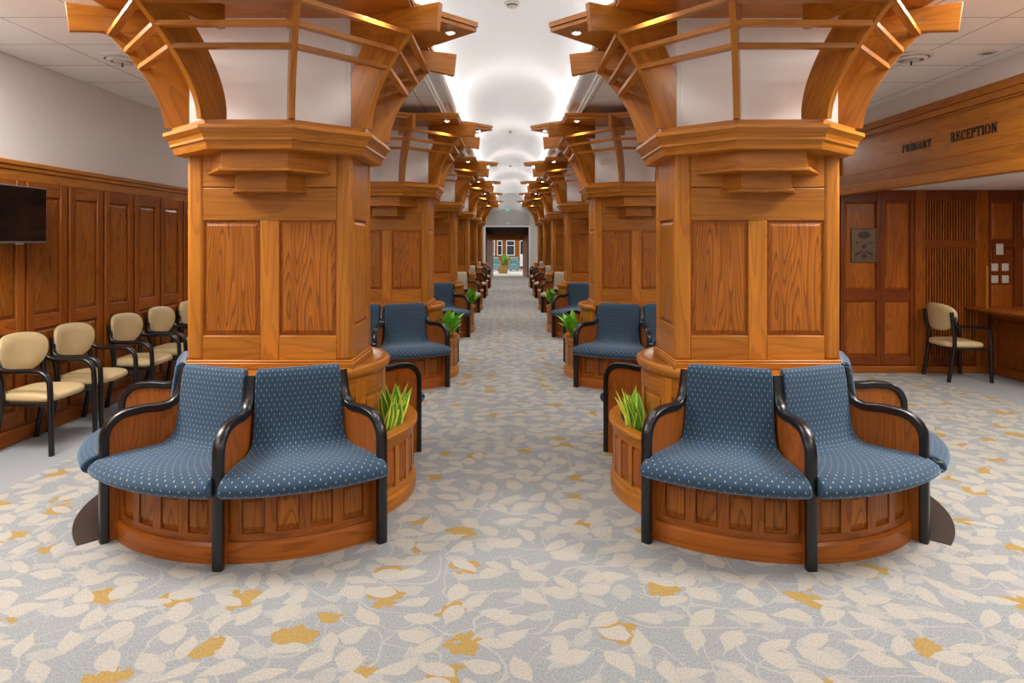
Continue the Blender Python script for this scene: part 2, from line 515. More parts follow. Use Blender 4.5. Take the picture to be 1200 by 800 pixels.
# recess: ceiling, back wall with panels
m = MB(); m.box(XR+14, 1640, Y0, RD, 482, 492); struct(m.build('ceiling.003', M['white']))
m = MB(); m.box(XR, 1640, RD, RD+12, 0, 482); wall_b = struct(m.build('wall_recess', M['red']))
m = MB(); m.box(1640, 1652, Y0, RD+12, 0, 492); struct(m.build('wall_recess.001', M['red']))
def back_bay(x0, x1, rail, z0=26, z1=452, mat='red', panes=True):
    f = MB(); Ya, Yb = RD-5, RD
    f.box(x0, x0+11, Ya, Yb, 20, 482); f.box(x1-11, x1, Ya, Yb, 20, 482)
    f.box(x0+11, x1-11, Ya+.6, Yb, z1, 482, g=(1, 0, 0)); f.box(x0+11, x1-11, Ya+.6, Yb, 20, z0+18, g=(1, 0, 0))
    f.box(x0+11, x1-11, Ya+.6, Yb, rail[0], rail[1], g=(1, 0, 0))
    fo = f.build('wall_panel_frame', M[mat], wall_b, bevel=.9)
    for za, zb in ((z0+18, rail[0]), (rail[1], z1)):
        q = MB(); rect_panel(q, (x0, RD, 0), (1, 0, 0), (0, 0, 1), (0, -1, 0), 13, x1-x0-13, za+2, zb-2, 3.2, 5)
        q.build('wall_panel', M['deep' if mat == 'red' else mat], fo)
back_bay(XR+10, 981, (188, 218)); back_bay(981, 1070, (188, 218))
for x0, x1 in ((1070, 1098), (1232, 1262)):
    m = MB(); m.box(x0, x1, RD-9, RD, 0, 482); m.build('post', M['deep'], wall_b, bevel=1.2)
m = MB(); m.box(1098, 1232, RD-1.5, RD, 40, 452); m.build('slat_backing', M['dark'], wall_b)
sl = MB()
for i in range(19):
    x = 1101 + i*7.1
    sl.box(x, x+3.6, RD-8, RD, 40, 452)
sl.build('slats', M['deep'], wall_b, bevel=.5)
m = MB(); m.box(1098, 1232, RD-9.5, RD, 328, 350, g=(1, 0, 0)); m.box(1098, 1232, RD-7.5, RD, 452, 482, g=(1, 0, 0)); m.box(1098, 1232, RD-7.5, RD, 20, 42, g=(1, 0, 0))
m.build('slat_rail', M['red'], wall_b, bevel=.9)
back_bay(1262, 1346, (330, 350)); back_bay(1346, 1440, (330, 350)); back_bay(1440, 1560, (330, 350))
sl = MB()
for i in range(11):
    x = 1277 + i*5.6
    sl.box(x, x+2.6, RD-5.5, RD, 232, 330)
sl.build('slats', M['red'], wall_b)
m = MB(); m.box(XR, 1640, RD-10, RD, 0, 18, g=(1, 0, 0)); struct(m.build('baseboard_recess', M['deep'], bevel=1.2))

# bright lettering on the bulkhead : hand-made serif capitals
def glyph(ch):
    q = []; W, T, H = .145, .06, 1.0
    def rc(x0, x1, y0, y1): q.append([(x0, y0), (x1, y0), (x1, y1), (x0, y1)])
    def stem(x, w=W, y0=0, y1=1, lo=True, hi=True):
        rc(x, x+w, y0, y1)
        if lo: rc(x-.09, x+w+.09, y0, y0+T)
        if hi: rc(x-.09, x+w+.09, y1-T, y1)
    def diag(x0, y0, x1, y1, w): q.append([(x0, y0), (x0+w, y0), (x1+w, y1), (x1, y1)])
    def arc(cx, cy, rx, ry, tx, ty, a0, a1, n=14):
        for i in range(n):
            a, b = R(a0+(a1-a0)*i/n), R(a0+(a1-a0)*(i+1)/n)
            q.append([(cx+rx*math.cos(a), cy+ry*math.sin(a)), (cx+rx*math.cos(b), cy+ry*math.sin(b)),
                      (cx+(rx-tx)*math.cos(b), cy+(ry-ty)*math.sin(b)), (cx+(rx-tx)*math.cos(a), cy+(ry-ty)*math.sin(a))])
    adv = .8
    if ch == 'P': stem(.1); rc(.2, .42, 1-T, 1); rc(.2, .42, .45, .45+T); arc(.42, .725, .27, .275, W, T, -90, 90); adv = .78
    elif ch == 'R': stem(.1); rc(.2, .42, 1-T, 1); rc(.2, .42, .47, .47+T); arc(.42, .735, .26, .265, W, T, -90, 90); diag(.62, 0, .36, .5, .19); rc(.58, .86, 0, T); adv = .9
    elif ch == 'I': stem(.1); adv = .42
    elif ch == 'M': stem(.08, .08); stem(.80, W); diag(.46, 0, .08, 1, .17); diag(.46, 0, .80, 1, .07); adv = 1.12
    elif ch == 'A': diag(.05, 0, .40, 1, .075); diag(.62, 0, .34, 1, .19); rc(.22, .66, .3, .3+T); rc(-.04, .2, 0, T); rc(.56, .88, 0, T); adv = .9
    elif ch == 'Y': rc(.32, .49, 0, .45); rc(.22, .59, 0, T); diag(.32, .42, .03, 1, .19); diag(.41, .42, .66, 1, .07); rc(-.05, .28, 1-T, 1); rc(.56, .82, 1-T, 1); adv = .82
    elif ch == 'E': stem(.1); rc(.2, .66, 0, T); rc(.2, .64, 1-T, 1); rc(.2, .5, .48, .48+T); rc(.61, .66, 0, .26); rc(.59, .64, .75, 1); rc(.46, .5, .38, .64); adv = .76
    elif ch == 'C': arc(.44, .5, .40, .52, W, T, 42, 318); rc(.70, .75, .66, .98); adv = .84
    elif ch == 'T': stem(.30, W, hi=False); rc(.02, .75, 1-T, 1); rc(.02, .07, .74, 1); rc(.70, .75, .74, 1); adv = .82
    elif ch == 'O': arc(.44, .5, .41, .52, W, T, 0, 360, 26); adv = .93
    elif ch == 'N': stem(.08, .08); rc(.70, .78, 0, 1); rc(.61, .87, 1-T, 1); diag(.58, 0, .06, 1, .2); adv = .95
    elif ch == 'X': diag(.5, 0, .05, 1, .2); diag(.05, 0, .55, 1, .08); adv = .8
    return q, adv
def word(text, name, mat, origin, ux, uz, n, height, length, depth, label, cat, parent=None, group=None):
    tot = sum(glyph(c)[1] for c in text); sx = length/tot
    ux, uz, n = Vector(ux), Vector(uz), Vector(n); o = Vector(origin)
    root = empty(name, o) if parent is None else parent
    off = o if parent is not None else Vector((0, 0, 0))
    if parent is None: tag(root, label, cat, group)
    x = 0
    for c in text:
        q, adv = glyph(c); mb = MB()
        for k, p in enumerate(q):
            lift = .02*(k % 5)
            mb.extrude([off + ux*((x+.03+a*.9)*sx) + uz*(b*height) for a, b in p], n*(depth+lift))
        mb.build('letter', mat, root)
        x += adv
    return root
word('PRIMARY', 'sign_lettering', M['letter'], (XR-.05, 1465, 541), (0, -1, 0), (0, 0, 1), (-1, 0, 0), 16.5, 102, 1.6,
     'black raised word PRIMARY on the wooden reception bulkhead', 'sign')
word('RECEPTION', 'sign_lettering', M['letter'], (XR-.05, 1304, 541), (0, -1, 0), (0, 0, 1), (-1, 0, 0), 18, 127, 1.6,
     'black raised word RECEPTION on the wooden reception bulkhead', 'sign')

# ================================================================== END OF THE CORRIDOR
OX0, OX1, OZ = -227.0, 184.0, 478.0
m = MB()
m.box(XL, OX0, END, END+14, 0, ZC); m.box(OX1, XR, END, END+14, 0, ZC); m.box(OX0, OX1, END, END+14, OZ, ZC); m.box(-200, 210, END, END+14, ZC, ZC+150)
wall_e = struct(m.build('wall_end', M['egrey']))
m = MB()
ar = []
for i in range(17):
    a = math.pi*i/16
    ar.append((-16-205*math.cos(a), END-3, 560+88*math.sin(a)))
m.extrude([(-221, END-3, 486)] + ar + [(189, END-3, 486)], (0, 4, 0)); m.build('arched_panel', M['grey'], wall_e)
m = MB()
for x0, x1, z0, z1 in ((OX0-14, OX0, 0, OZ+12), (OX1, OX1+14, 0, OZ+12), (OX0, OX1, OZ, OZ+12)):
    m.box(x0, x1, END-5, END, z0, z1)
struct(m.build('trim_3', M['white'], bevel=1.5))
FD = 8225.0
m = MB(); m.box(OX0-400, OX1+400, END, FD+20, -12, -.5); struct(m.build('floor.003', M['tile2']))
m = MB(); m.box(OX0, OX1, END-10, END+330, -.6, .6); struct(m.build('floor.004', plain('beige_threshold_carpet', (.42, .37, .28), .9, noise=.1, nscale=80)))
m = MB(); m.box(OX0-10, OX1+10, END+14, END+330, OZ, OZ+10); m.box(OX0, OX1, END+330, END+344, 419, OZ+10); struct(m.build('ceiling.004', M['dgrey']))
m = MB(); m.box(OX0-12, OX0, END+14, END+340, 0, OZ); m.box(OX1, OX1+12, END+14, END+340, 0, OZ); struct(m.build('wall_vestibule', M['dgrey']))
m = MB(); m.box(OX0-6, OX1+6, END+326, END+344, 352, 419, g=(1, 0, 0)); struct(m.build('trim_4', M['deep']))
for k, (xa, xb) in enumerate(((OX0+3, OX0+66), (OX1-52, OX1-3))):
    m = MB(); xi = xb if k == 0 else xa
    if k == 0: m.extrude([(xa, END+30, 0), (xa+8, END+30, 0), (xb, END+320, 0), (xb-8, END+320, 0)], (0, 0, 410))
    else: m.extrude([(xb, END+30, 0), (xb-8, END+30, 0), (xa, END+320, 0), (xa+8, END+320, 0)], (0, 0, 410))
    d = struct(m.build('door_%d' % (k+1), M['red'], bevel=1.5))
    h = MB(); hx = (xa+xb)/2 + (9 if k == 0 else -9)
    h.box(hx-3, hx+3, END+190, END+198, 150, 205); h.build('door_handle', M['metal'], d)
m = MB(); m.box(OX0-400, OX1+400, FD, FD+14, 0, 700); wall_f = struct(m.build('wall_lobby', M['deep']))
m = MB(); m.box(OX0-410, OX0-400, END+344, FD, 0, 700); m.box(OX1+400, OX1+410, END+344, FD, 0, 700); struct(m.build('wall_lobby.001', M['white']))
m = MB(); m.box(OX0-400, OX1+400, END+344, FD, 700, 710); struct(m.build('ceiling.005', M['white']))
for k, (x0, x1) in enumerate(((-206, -180), (-152, -88), (-40, 66), (126, 176))):
    fr = MB(); z0, z1 = 166, 352
    for a in ((x0, x0+9, z0, z1), (x1-9, x1, z0, z1), (x0+9, x1-9, z0, z0+9), (x0+9, x1-9, z1-9, z1)):
        fr.box(a[0], a[1], FD-10, FD, a[2], a[3])
    if x1-x0 > 50: fr.box(x0+9, x1-9, FD-8, FD, 286, 293)
    w = struct(fr.build('window_%d' % (k+1), M['vault']))
    pn = MB(); pn.box(x0+9, x1-9, FD-4, FD-2, z0+9, z1-9); pn.build('pane', M['pane'], w)
# lobby furniture
bx = empty('planter_box', (-68, 7143, 0)); tag(bx, 'yellowish wooden planter box in the bright lobby past the far doorway', 'planter')
m = MB(); m.box(-48, 48, -40, 40, 0, 72); m.build('body', M['oak'], bx, bevel=2)
m = MB(); m.box(-53, 53, -45, 45, 72, 82, g=(1, 0, 0)); m.build('rim', M['oak'], bx, bevel=2)
def armchair(x, y, rz, label):
    r = empty('tub_chair', (x, y, 0), rz); tag(r, label, 'chair', 'teal lobby chairs')
    m = MB(); m.box(-44, 44, -42, 40, 18, 84); m.build('seat', M['teal'], r, bevel=6)
    m = MB(); m.box(-48, 48, 30, 50, 40, 160); m.build('backrest', M['teal'], r, bevel=7)
    for s in (-1, 1):
        m = MB(); m.box(s*50-10, s*50+10, -42, 44, 18, 118); m.build('armrest', M['teal'], r, bevel=6)
    for sx in (-1, 1):
        for sy in (-1, 1):
            m = MB(); m.box(sx*38-4, sx*38+4, sy*32-4, sy*32+4, 0, 18); m.build('leg', M['black'], r)
armchair(-165, 7640, 8, 'teal tub chair in the far lobby, left of the planter box')
armchair(52, 7640, -8, 'teal tub chair in the far lobby, right of the planter box')
fb = empty('notice_board', (155, 7500, 0)); tag(fb, 'white free-standing board at right in the far bright lobby', 'notice board')
m = MB(); m.box(-38, 38, -4, 4, 60, 195); m.build('panel', M['paper'], fb, bevel=2)
for s in (-1, 1):
    m = MB(); m.box(s*34-3, s*34+3, -4, 4, 0, 62); m.box(s*34-3, s*34+3, -24, 24, 0, 5); m.build('leg', M['metal'], fb)
# exit sign and emergency light
ex = empty('exit_sign', (-16, END-12, 596)); tag(ex, 'clear exit sign with green letters high on the far end wall', 'sign')
m = MB(); m.box(-22, 22, -8, 12, 94, 108); m.build('canopy', M['vent'], ex, bevel=1.5)
for s in (-1, 1):
    m = MB(); m.box(s*16-1, s*16+1, -1, 1, 60, 94); m.build('stem', M['metal'], ex)
m = MB(); m.box(-26, 26, -1.5, 1.5, 28, 60); m.build('sign_panel', M['glass'], ex)
word('EXIT', 'x', M['green'], (-21, -1.6, 34), (1, 0, 0), (0, 0, 1), (0, -1, 0), 20, 42, .8, '', '', parent=ex)
el = empty('emergency_light', (-16, END-5, 500)); tag(el, 'small cream emergency light above the far doorway opening', 'lamp')
m = MB(); m.box(-20, 20, -14, 0, 0, 22); m.build('housing', M['plate'], el, bevel=2)
for s in (-1, 1):
    m = MB(); c = ngon(12, 7); m.extrude([(s*13+a, -14, 11+b) for a, b in c], (0, -6, 0)); m.build('lamp_head', M['vent'], el)

# ================================================================== TIMBER COLUMN
AC = [(-55, -137), (55, -137), (133, -66), (133, 66), (55, 137), (-55, 137), (-133, 66), (-133, -66)]
ZK = 491.0
def rib_r(z, top=228):
    t = (z-ZK)/(603-ZK)
    return 146 + (top-146)*(max(t, 0)**1.75)
def octa(scale=1.0, add=0.0):
    out = []
    for x, y in AC:
        r = math.hypot(x, y); k = (r*scale+add)/r
        out.append((x*k, y*k))
    return out
def layer(mb, poly, z0, z1, g=(1, 0, 0)):
    mb.extrude([(x, y, z0) for x, y in poly], (0, 0, z1-z0), g)
def loft(mb, rings):
    n = len(rings[0][0]); pts = []
    for poly, z in rings: pts += [(x, y, z) for x, y in poly]
    off = 0
    for k in range(len(rings)-1):
        for i in range(n):
            j = (i+1) % n
            a, b, c, d = pts[k*n+i], pts[k*n+j], pts[(k+1)*n+j], pts[(k+1)*n+i]
            e = Vector(b)-Vector(a)
            mb.poly([a, b, c, d], [[0, 1, 2, 3]], g=e)
    mb.poly([pts[i] for i in range(n)], [list(range(n-1, -1, -1))], g=(1, 0, 0))
    mb.poly([pts[(len(rings)-1)*n+i] for i in range(n)], [list(range(n))], g=(1, 0, 0))

def make_column():
    root = empty('timber_column', (0, 0, 0))
    HX, HY = 106.0, 58.0
    dy = RY-CY             # ring centre relative to column centre
    # pedestal drum (ring centre offset by dy)
    def ring(mb, prof, a0, a1, n, uvm=None):
        i0 = len(mb.v); mb.revolve(prof, a0, a1, n, uvm=uvm)
        for i in range(i0, len(mb.v)): mb.v[i] = mb.v[i] + Vector((0, dy, 0))
    m = MB(); ring(m, [(60, 0), (129, 0), (129, 172), (60, 172)], 0, 360, 64)
    for a in range(0, 360, 30):
        ring(m, [(128, 0), (132, 0), (132, 170), (128, 170)], a-4, a+4, 3)
    ring(m, [(128, 146), (131.6, 146), (131.6, 170), (128, 170)], 0, 360, 72, 'grain_tan')
    ring(m, [(128, 0), (131.6, 0), (131.6, 22), (128, 22)], 0, 360, 72, 'grain_tan')
    ped = m.build('pedestal', M['wood'], root, smooth=True, angle=30)
    m = MB(); ring(m, [(66, 170), (133, 170), (136, 173), (138, 177), (138, 181), (135, 184.5), (128, 185.5), (124, 183), (66, 183)], 0, 360, 72, 'grain_tan')
    m.build('ledge', M['wood'], root, smooth=True, angle=50)
    for a in range(0, 360, 30):
        m = MB(); ring(m, [(128, 30), (130.6, 33), (130.6, 138), (128, 141)], a+6, a+24, 6)
        m.build('drum_panel', M['wood'], ped)
    # base moulding under the shaft
    m = MB()
    m.box(-HX-3, HX+3, -HY-3, HY+3, 183, 192, g=(1, 0, 0)); m.box(-HX-1.2, HX+1.2, -HY-1.2, HY+1.2, 192, 195, g=(1, 0, 0))
    m.build('base_moulding', M['wood'], root, bevel=1.6)
    # shaft core, corner posts, stiles and rails
    m = MB(); m.box(-HX+4, HX-4, -HY+4, HY-4, 190, 462, g=(1, 0, 0))
    sh = m.build('shaft', M['deep'], root)
    for sx in (-1, 1):
        for sy in (-1, 1):
            m = MB(); x0, x1 = sorted((sx*HX, sx*(HX-21))); y0, y1 = sorted((sy*HY, sy*(HY-13)))
            m.box(x0, x1, y0, y1, 194, 462); m.build('corner_post', M['wood'], root, bevel=4.5, seg=3)
    for sy in (-1, 1):
        m = MB(); ya, yb = sorted((sy*(HY-1), sy*(HY-5)))
        m.box(-12, 12, ya, yb, 195, 374)
        m.box(-86, 86, ya, yb, 374, 416, g=(1, 0, 0)); m.box(-86, 86, ya, yb, 417, 462, g=(1, 0, 0))
        for x0, x1 in ((-86, -12), (12, 86)):
            m.box(x0, x1, ya, yb, 195, 226, g=(1, 0, 0))
        m.build('face_frame', M['wood'], sh, bevel=1.0)
        for x0, x1 in ((-86, -12), (12, 86)):
            q = MB()
            if sy < 0: rect_panel(q, (0, -HY+4, 0), (1, 0, 0), (0, 0, 1), (0, -1, 0), x0+3, x1-3, 229, 371, 2.2, 4)
            else: rect_panel(q, (0, HY-4, 0), (-1, 0, 0), (0, 0, 1), (0, 1, 0), x0+3, x1-3, 229, 371, 2.2, 4)
            q.build('face_panel', M['panel'], sh)
    for sx in (-1, 1):
        m = MB(); xa, xb = sorted((sx*(HX-1), sx*(HX-5)))
        m.box(xa, xb, -45, 45, 376, 462); m.box(xa, xb, -45, 45, 195, 236, g=(0, 1, 0)); m.box(xa, xb, -45, -38, 236, 376); m.box(xa, xb, 38, 45, 236, 376)
        m.build('side_frame', M['wood'], sh, bevel=1.0)
        q = MB(); rect_panel(q, (sx*(HX-4), 0, 0), (0, sx, 0), (0, 0, 1), (sx, 0, 0), -36, 36, 239, 373, 2.2, 4)
        q.build('side_panel', M['wood'], sh)
    # corbels under the cornice, front and back
    for sy in (-1, 1):
        m = MB(); layer(m, [(-40, sy*108), (40, sy*108), (78, sy*54), (-78, sy*54)], 434, 460)
        layer(m, [(-43, sy*111), (43, sy*111), (81, sy*54), (-81, sy*54)], 432.6, 436.5)
        m.build('corbel', M['wood'], root, bevel=.8)
        m = MB(); layer(m, [(-31, sy*86), (31, sy*86), (47, sy*54), (-47, sy*54)], 410, 434)
        layer(m, [(-33, sy*88.5), (33, sy*88.5), (49.5, sy*54), (-49.5, sy*54)], 408.6, 412.5)
        m.build('corbel', M['wood'], root, bevel=.8)
    # cornice
    m = MB()
    loft(m, [(octa(add=-14), 457), (octa(add=-12), 461), (octa(add=-11), 466), (octa(add=-8), 467), (octa(add=-8), 470), (octa(add=-6), 474), (octa(add=-1), 479), (octa(add=0), 480), (octa(add=0), 484), (octa(add=-2), 485), (octa(add=-10), 485.5), (octa(add=-10), ZK), (octa(add=-13), ZK)])
    m.build('cornice', M['wood'], root)
    # white plaster core
    m = MB(); m.box(-104, 104, -56, 56, ZK-1, ZC); m.box(-98, 98, -57.2, 57.2, ZK-1, ZC)
    m.build('core', M['white'], root, bevel=1)
    # ribs, beams
    dirs = [Vector((x, y, 0)).normalized() for x, y in AC]
    beams = []
    TOP = [231, 231, 209, 209, 231, 231, 209, 209]
    for kd, d in enumerate(dirs):
        tp = TOP[kd]
        s = Vector((-d.y, d.x, 0))
        m = MB(); no = 14
        outer = [(rib_r(ZK + (606-ZK)*i/no, tp), ZK + (606-ZK)*i/no) for i in range(no+1)]
        inner = []
        for i in range(no+1):
            r, z = outer[i]
            t = i/no
            inner.append((r - 38 - 26*t, z + 6*t))
        loop = outer + inner[::-1]
        pts = [d*r + Vector((0, 0, z)) - s*3.5 for r, z in loop]
        # faces as strips so the concave outline stays clean
        L = no+1
        A = pts; B = [p + s*7 for p in pts]; nA = len(A)
        fs = []
        for i in range(no):
            fs.append([i, i+1, 2*L-2-i, 2*L-1-i]); fs.append([nA+2*L-1-i, nA+2*L-2-i, nA+i+1, nA+i])
        for i in range(nA):
            j = (i+1) % nA
            fs.append([j, i, nA+i, nA+j])
        m.poly(A+B, fs, g=(d*.55 + Vector((0, 0, 1))))
        m.build('rib', M['wood'], root, smooth=True, angle=30)
        m = MB()
        lp = [(110, 605), (205, 605), (248, 600), (252, 634), (110, 634)]
        m.extrude([d*r + Vector((0, 0, z)) - s*4.2 for r, z in lp], s*8.4, g=d)
        m.build('beam', M['wood'], root, bevel=.7)
    for i in range(8):
        d0, d1 = dirs[i], dirs[(i+1) % 8]
        for z in (565, 584, 603):
            ra, rb = rib_r(z, TOP[i]) - 4.5, rib_r(z, TOP[(i+1) % 8]) - 4.5
            a, b = d0*ra + Vector((0, 0, z)), d1*rb + Vector((0, 0, z))
            ax = (b-a).normalized(); nrm = Vector((ax.y, -ax.x, 0))
            m = MB(); m.obox((a+b)/2, ax, nrm, (0, 0, 1), (b-a).length/2-1.5, 4.5, 3.0)
            m.build('purlin', M['wood'], root, bevel=.5)
    # canopy: layered star shaped board
    E = [(265, 0), (189, -76), (189, -172), (85, -172), (0, -210), (-85, -172), (-189, -172), (-189, -76), (-265, 0), (-189, 76), (-189, 172), (-85, 172), (0, 210), (85, 172), (189, 172), (189, 76)]
    sc = lambda k: [(x*k, y*k) for x, y in E]
    m = MB(); layer(m, sc(.992), 634, 638.6, g=(1, .25, 0)); layer(m, sc(.978), 638.6, 640.2); layer(m, E, 640.2, 647)
    m.build('canopy', M['wood'], root)
    for x, y in ((227, 0), (-227, 0), (159, -145), (-159, -145), (159, 145), (-159, 145)):
        m = MB(); m.extrude([(a, b, 633.6) for a, b in ngon(20, 7.5, x, y)], (0, 0, -1.4))
        dl = m.build('downlight_ring', M['vent'], root)
        m = MB(); m.extrude([(a, b, 632.4) for a, b in ngon(16, 4.6, x, y)], (0, 0, -.8))
        m.build('downlight_lens', M['lamp'], dl)
    return root
colp = make_column(); cache_kids(colp); cu = [False]
SHORT = ['nearest', 'second', 'third', 'fourth', 'fifth', 'farthest']
NAMES = ['nearest', 'second', 'third', 'fourth', 'fifth', 'sixth and farthest']
SIDES = ('left', 'right')
for k in range(NCOL):
    for sd in SIDES:
        instance(colp, cu, (CX[sd], CY + k*P_, 0), 0,
                 '%s pine-panelled column with flared timber head on the %s of the aisle' % (NAMES[k], sd), 'column', 'pine columns along the aisle')

# ================================================================== CURVED BENCH (faces -Y, sector 225..315)
def arm_path():
    p = [(231, 0), (231, 60), (231, 118)]
    for i in range(1, 8):
        a = R(90*i/8); p.append((231-29+29*math.cos(a), 118+28*math.sin(a)))
    p += [(188, 147), (172, 145.6), (164, 146.2)]
    p += [(157, 148.5), (151, 153.5), (147, 161), (144.5, 170), (142.5, 180), (141, 187)]
    return p
def make_bench(mat, ends=True):
    root = empty('curved_bench', (0, 0, 0))
    A0, A1 = 225.0, 315.0
    # base drum
    m = MB()
    m.revolve([(131, 0), (211, 0), (211, 77), (131, 77)], A0+1.2, A1-1.2, 36)
    m.revolve([(205, 0), (219, 0), (219, 19), (216.5, 22), (205, 22)], A0+1.5, A1-1.5, 40, uvm='grain_tan')
    m.revolve([(205, 71), (214.5, 71), (214.5, 77), (205, 77)], A0+1.5, A1-1.5, 40, uvm='grain_tan')
    m.revolve([(205, 22), (214.5, 22), (214.5, 30), (205, 30)], A0+1.5, A1-1.5, 40, uvm='grain_tan')
    for sct in (0, 1):
        b0 = A0 + 45*sct
        for q in range(5):
            a = b0 + 3.2 + q*9.65
            m.revolve([(205, 30), (214.9, 30), (214.9, 71), (205, 71)], a-1.6, a+1.6, 2)
    base = m.build('base', M['deep'], root, smooth=True, angle=30)
    for sct in (0, 1):
        b0 = A0 + 45*sct
        for q in range(4):
            a = b0 + 3.2 + q*9.65
            m = MB(); m.revolve([(210, 32), (211.4, 32), (213.6, 37), (213.6, 64), (211.4, 69), (210, 69)], a+2.0, a+7.65, 3)
            m.build('base_panel', M['panel'], base)
    # cushions
    for sct in (0, 1):
        b0 = A0 + 45*sct
        pr = [(131, 184), (130, 190), (133, 194.5), (138, 195), (142, 191), (144, 182), (147, 160), (150, 134), (153, 117), (159, 107), (170, 103), (190, 101.5),
              (212, 101), (228, 100), (239, 97.5), (246, 93), (249, 87.5), (247, 82), (240, 78), (225, 77), (180, 78), (142, 79), (137, 100), (133, 140)]
        m = MB()
        # sector narrows the backrest slightly at the top
        m.revolve(pr, b0+1.3, b0+43.7, 18, uvm='fabric')
        am = R(b0+22.5); dr = Vector((math.cos(am), math.sin(am), 0))
        for i, p in enumerate(m.v):
            r = math.hypot(p.x, p.y)
            # flatten the backrest chord-wise; push the nose out mid-seat
            w = max(0, min(1, (175-r)/30))
            a = math.atan2(p.y, p.x); da = math.atan2(math.sin(a-am), math.cos(a-am))
            a = am + da*(1 - .055*max(0, min(1, (205-r)/50))); c = math.cos(a-am)
            m.v[i] = Vector((r*math.cos(a), r*math.sin(a), p.z)); p = m.v[i]
            if w > 0:
                flat = r*math.cos(R(20))/c*1.03
                f = 1 + w*(flat/r-1)*.75
                m.v[i] = Vector((p.x*f, p.y*f, p.z))
        m.build('seat_cushion', M[mat], root, bevel=3, seg=3, angle=60)
    # arms
    for k, a in enumerate((A0, A0+45, A1)):
        if not ends and k != 1: continue
        a_ = a + (1.0 if k == 0 else -1.0 if k == 2 else 0)
        d = Vector((math.cos(R(a_)), math.sin(R(a_)), 0)); s = Vector((-d.y, d.x, 0))
        path = arm_path()
        m = MB()
        loop = [(108, 0)] + [(r-3, z) for r, z in path if z < 100]
        loop = [(112, 0), (228, 0)] + [(r-1, z-1) for r, z in path if z >= 60] + [(112, 184)]
        m.extrude([d*r + Vector((0, 0, z)) - s*3.2 for r, z in loop], s*6.4)
        ar = m.build('arm_panel', M['deep'], root)
        m = MB()
        w, h = 5.6, 4.6
        prf = [(-w, -h+1.5), (-w+1.5, -h), (w-1.5, -h), (w, -h+1.5), (w, h-1.5), (w-1.5, h), (-w+1.5, h), (-w, h-1.5)]
        m.sweep([d*r + Vector((0, 0, z)) for r, z in path], prf, up=s)
        m.build('arm_rail', M['black'], root, smooth=True, angle=45)
    return root
benchb = make_bench('blue'); cache_kids(benchb); bu = [False]
bencht = make_bench('tan'); cache_kids(bencht); tu = [False]
bencho = make_bench('blue', False); cache_kids(bencho); ou = [False]
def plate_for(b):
    m = MB(); m.revolve([(215, -.2), (253, -.2), (253, 1.0), (215, 1.0)], 226, 314, 40); m.build('dark_floor_sector', M['mat'], b)  # thin dark brown ring sector lying on the floor in front of the bench
for k in range(NCOL):
    for sd in SIDES:
        y = RY + k*P_
        proto, used, colr = (benchb, bu, 'blue dotted') if k < 3 else (bencht, tu, 'beige')
        sh = -4 if sd == 'left' else 3
        instance(proto, used, (CX[sd], y, 0), 0, '%s two-seat bench with black arms, front of the %s %s column' % (colr, SHORT[k], sd), 'bench', 'curved benches facing the camera')
        instance(proto, used, (CX[sd]+sh, y+.5, 0), 180, 'curved bench behind the %s %s column, black arm showing past the planter' % (SHORT[k], sd), 'bench', 'curved benches on the far side of columns')
        if k < 2:
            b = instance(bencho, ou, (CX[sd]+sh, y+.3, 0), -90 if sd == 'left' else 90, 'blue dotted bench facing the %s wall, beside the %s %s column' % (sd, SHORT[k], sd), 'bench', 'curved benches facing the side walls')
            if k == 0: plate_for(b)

# ================================================================== PLANTERS (sector -45..45 facing +X) and plants
def make_planter():
    root = empty('planter_box', (0, 0, 0))
    A0, A1 = -43.2, 43.2
    m = MB()
    m.revolve([(132.5, 0), (169, 0), (169, 91), (160, 91), (160, 82), (132.5, 82)], A0, A1, 36)
    m.revolve([(165, 0), (175, 0), (175, 16), (172.5, 19), (165, 19)], A0, A1, 36, uvm='grain_tan')
    m.revolve([(165, 19), (171.6, 19), (171.6, 27), (165, 27)], A0, A1, 36, uvm='grain_tan')
    m.revolve([(165, 80), (171.6, 80), (171.6, 91), (165, 91)], A0, A1, 36, uvm='grain_tan')
    for q in range(9):
        a = A0 + 1.6 + q*(A1-A0-3.2)/8
        m.revolve([(165, 27), (172, 27), (172, 80), (165, 80)], a-1.6, a+1.6, 2)
    body = m.build('body', M['wood'], root, smooth=True, angle=30)
    for q in range(8):
        a = A0 + 1.6 + q*(A1-A0-3.2)/8; st = (A1-A0-3.2)/8
        m = MB(); m.revolve([(167, 29), (168.8, 29), (171, 34), (171, 73), (168.8, 78), (167, 78)], a+2.1, a+st-2.1, 3)
        m.build('planter_panel', M['deep'], body)
    m = MB(); m.revolve([(159, 91), (174, 91), (177, 93), (177, 96.5), (174.5, 98.5), (161, 98.5), (159, 97)], A0, A1, 40, uvm='grain_tan')
    m.build('rim', M['wood'], root, smooth=True, angle=35)
    m = MB(); m.revolve([(132.5, 82), (159, 82), (159, 92), (132.5, 92)], A0, A1, 30); m.build('soil', M['soil'], root)
    return root
plp = make_planter(); cache_kids(plp); pu = [False]
for k in range(NCOL):
    for sd in SIDES:
        instance(plp, pu, (CX[sd], RY + k*P_, 0), 0 if sd == 'left' else 180,
                 'curved pine planter box against the %s column on the %s of the aisle' % (NAMES[k], sd), 'planter', 'curved planter boxes along the aisle')
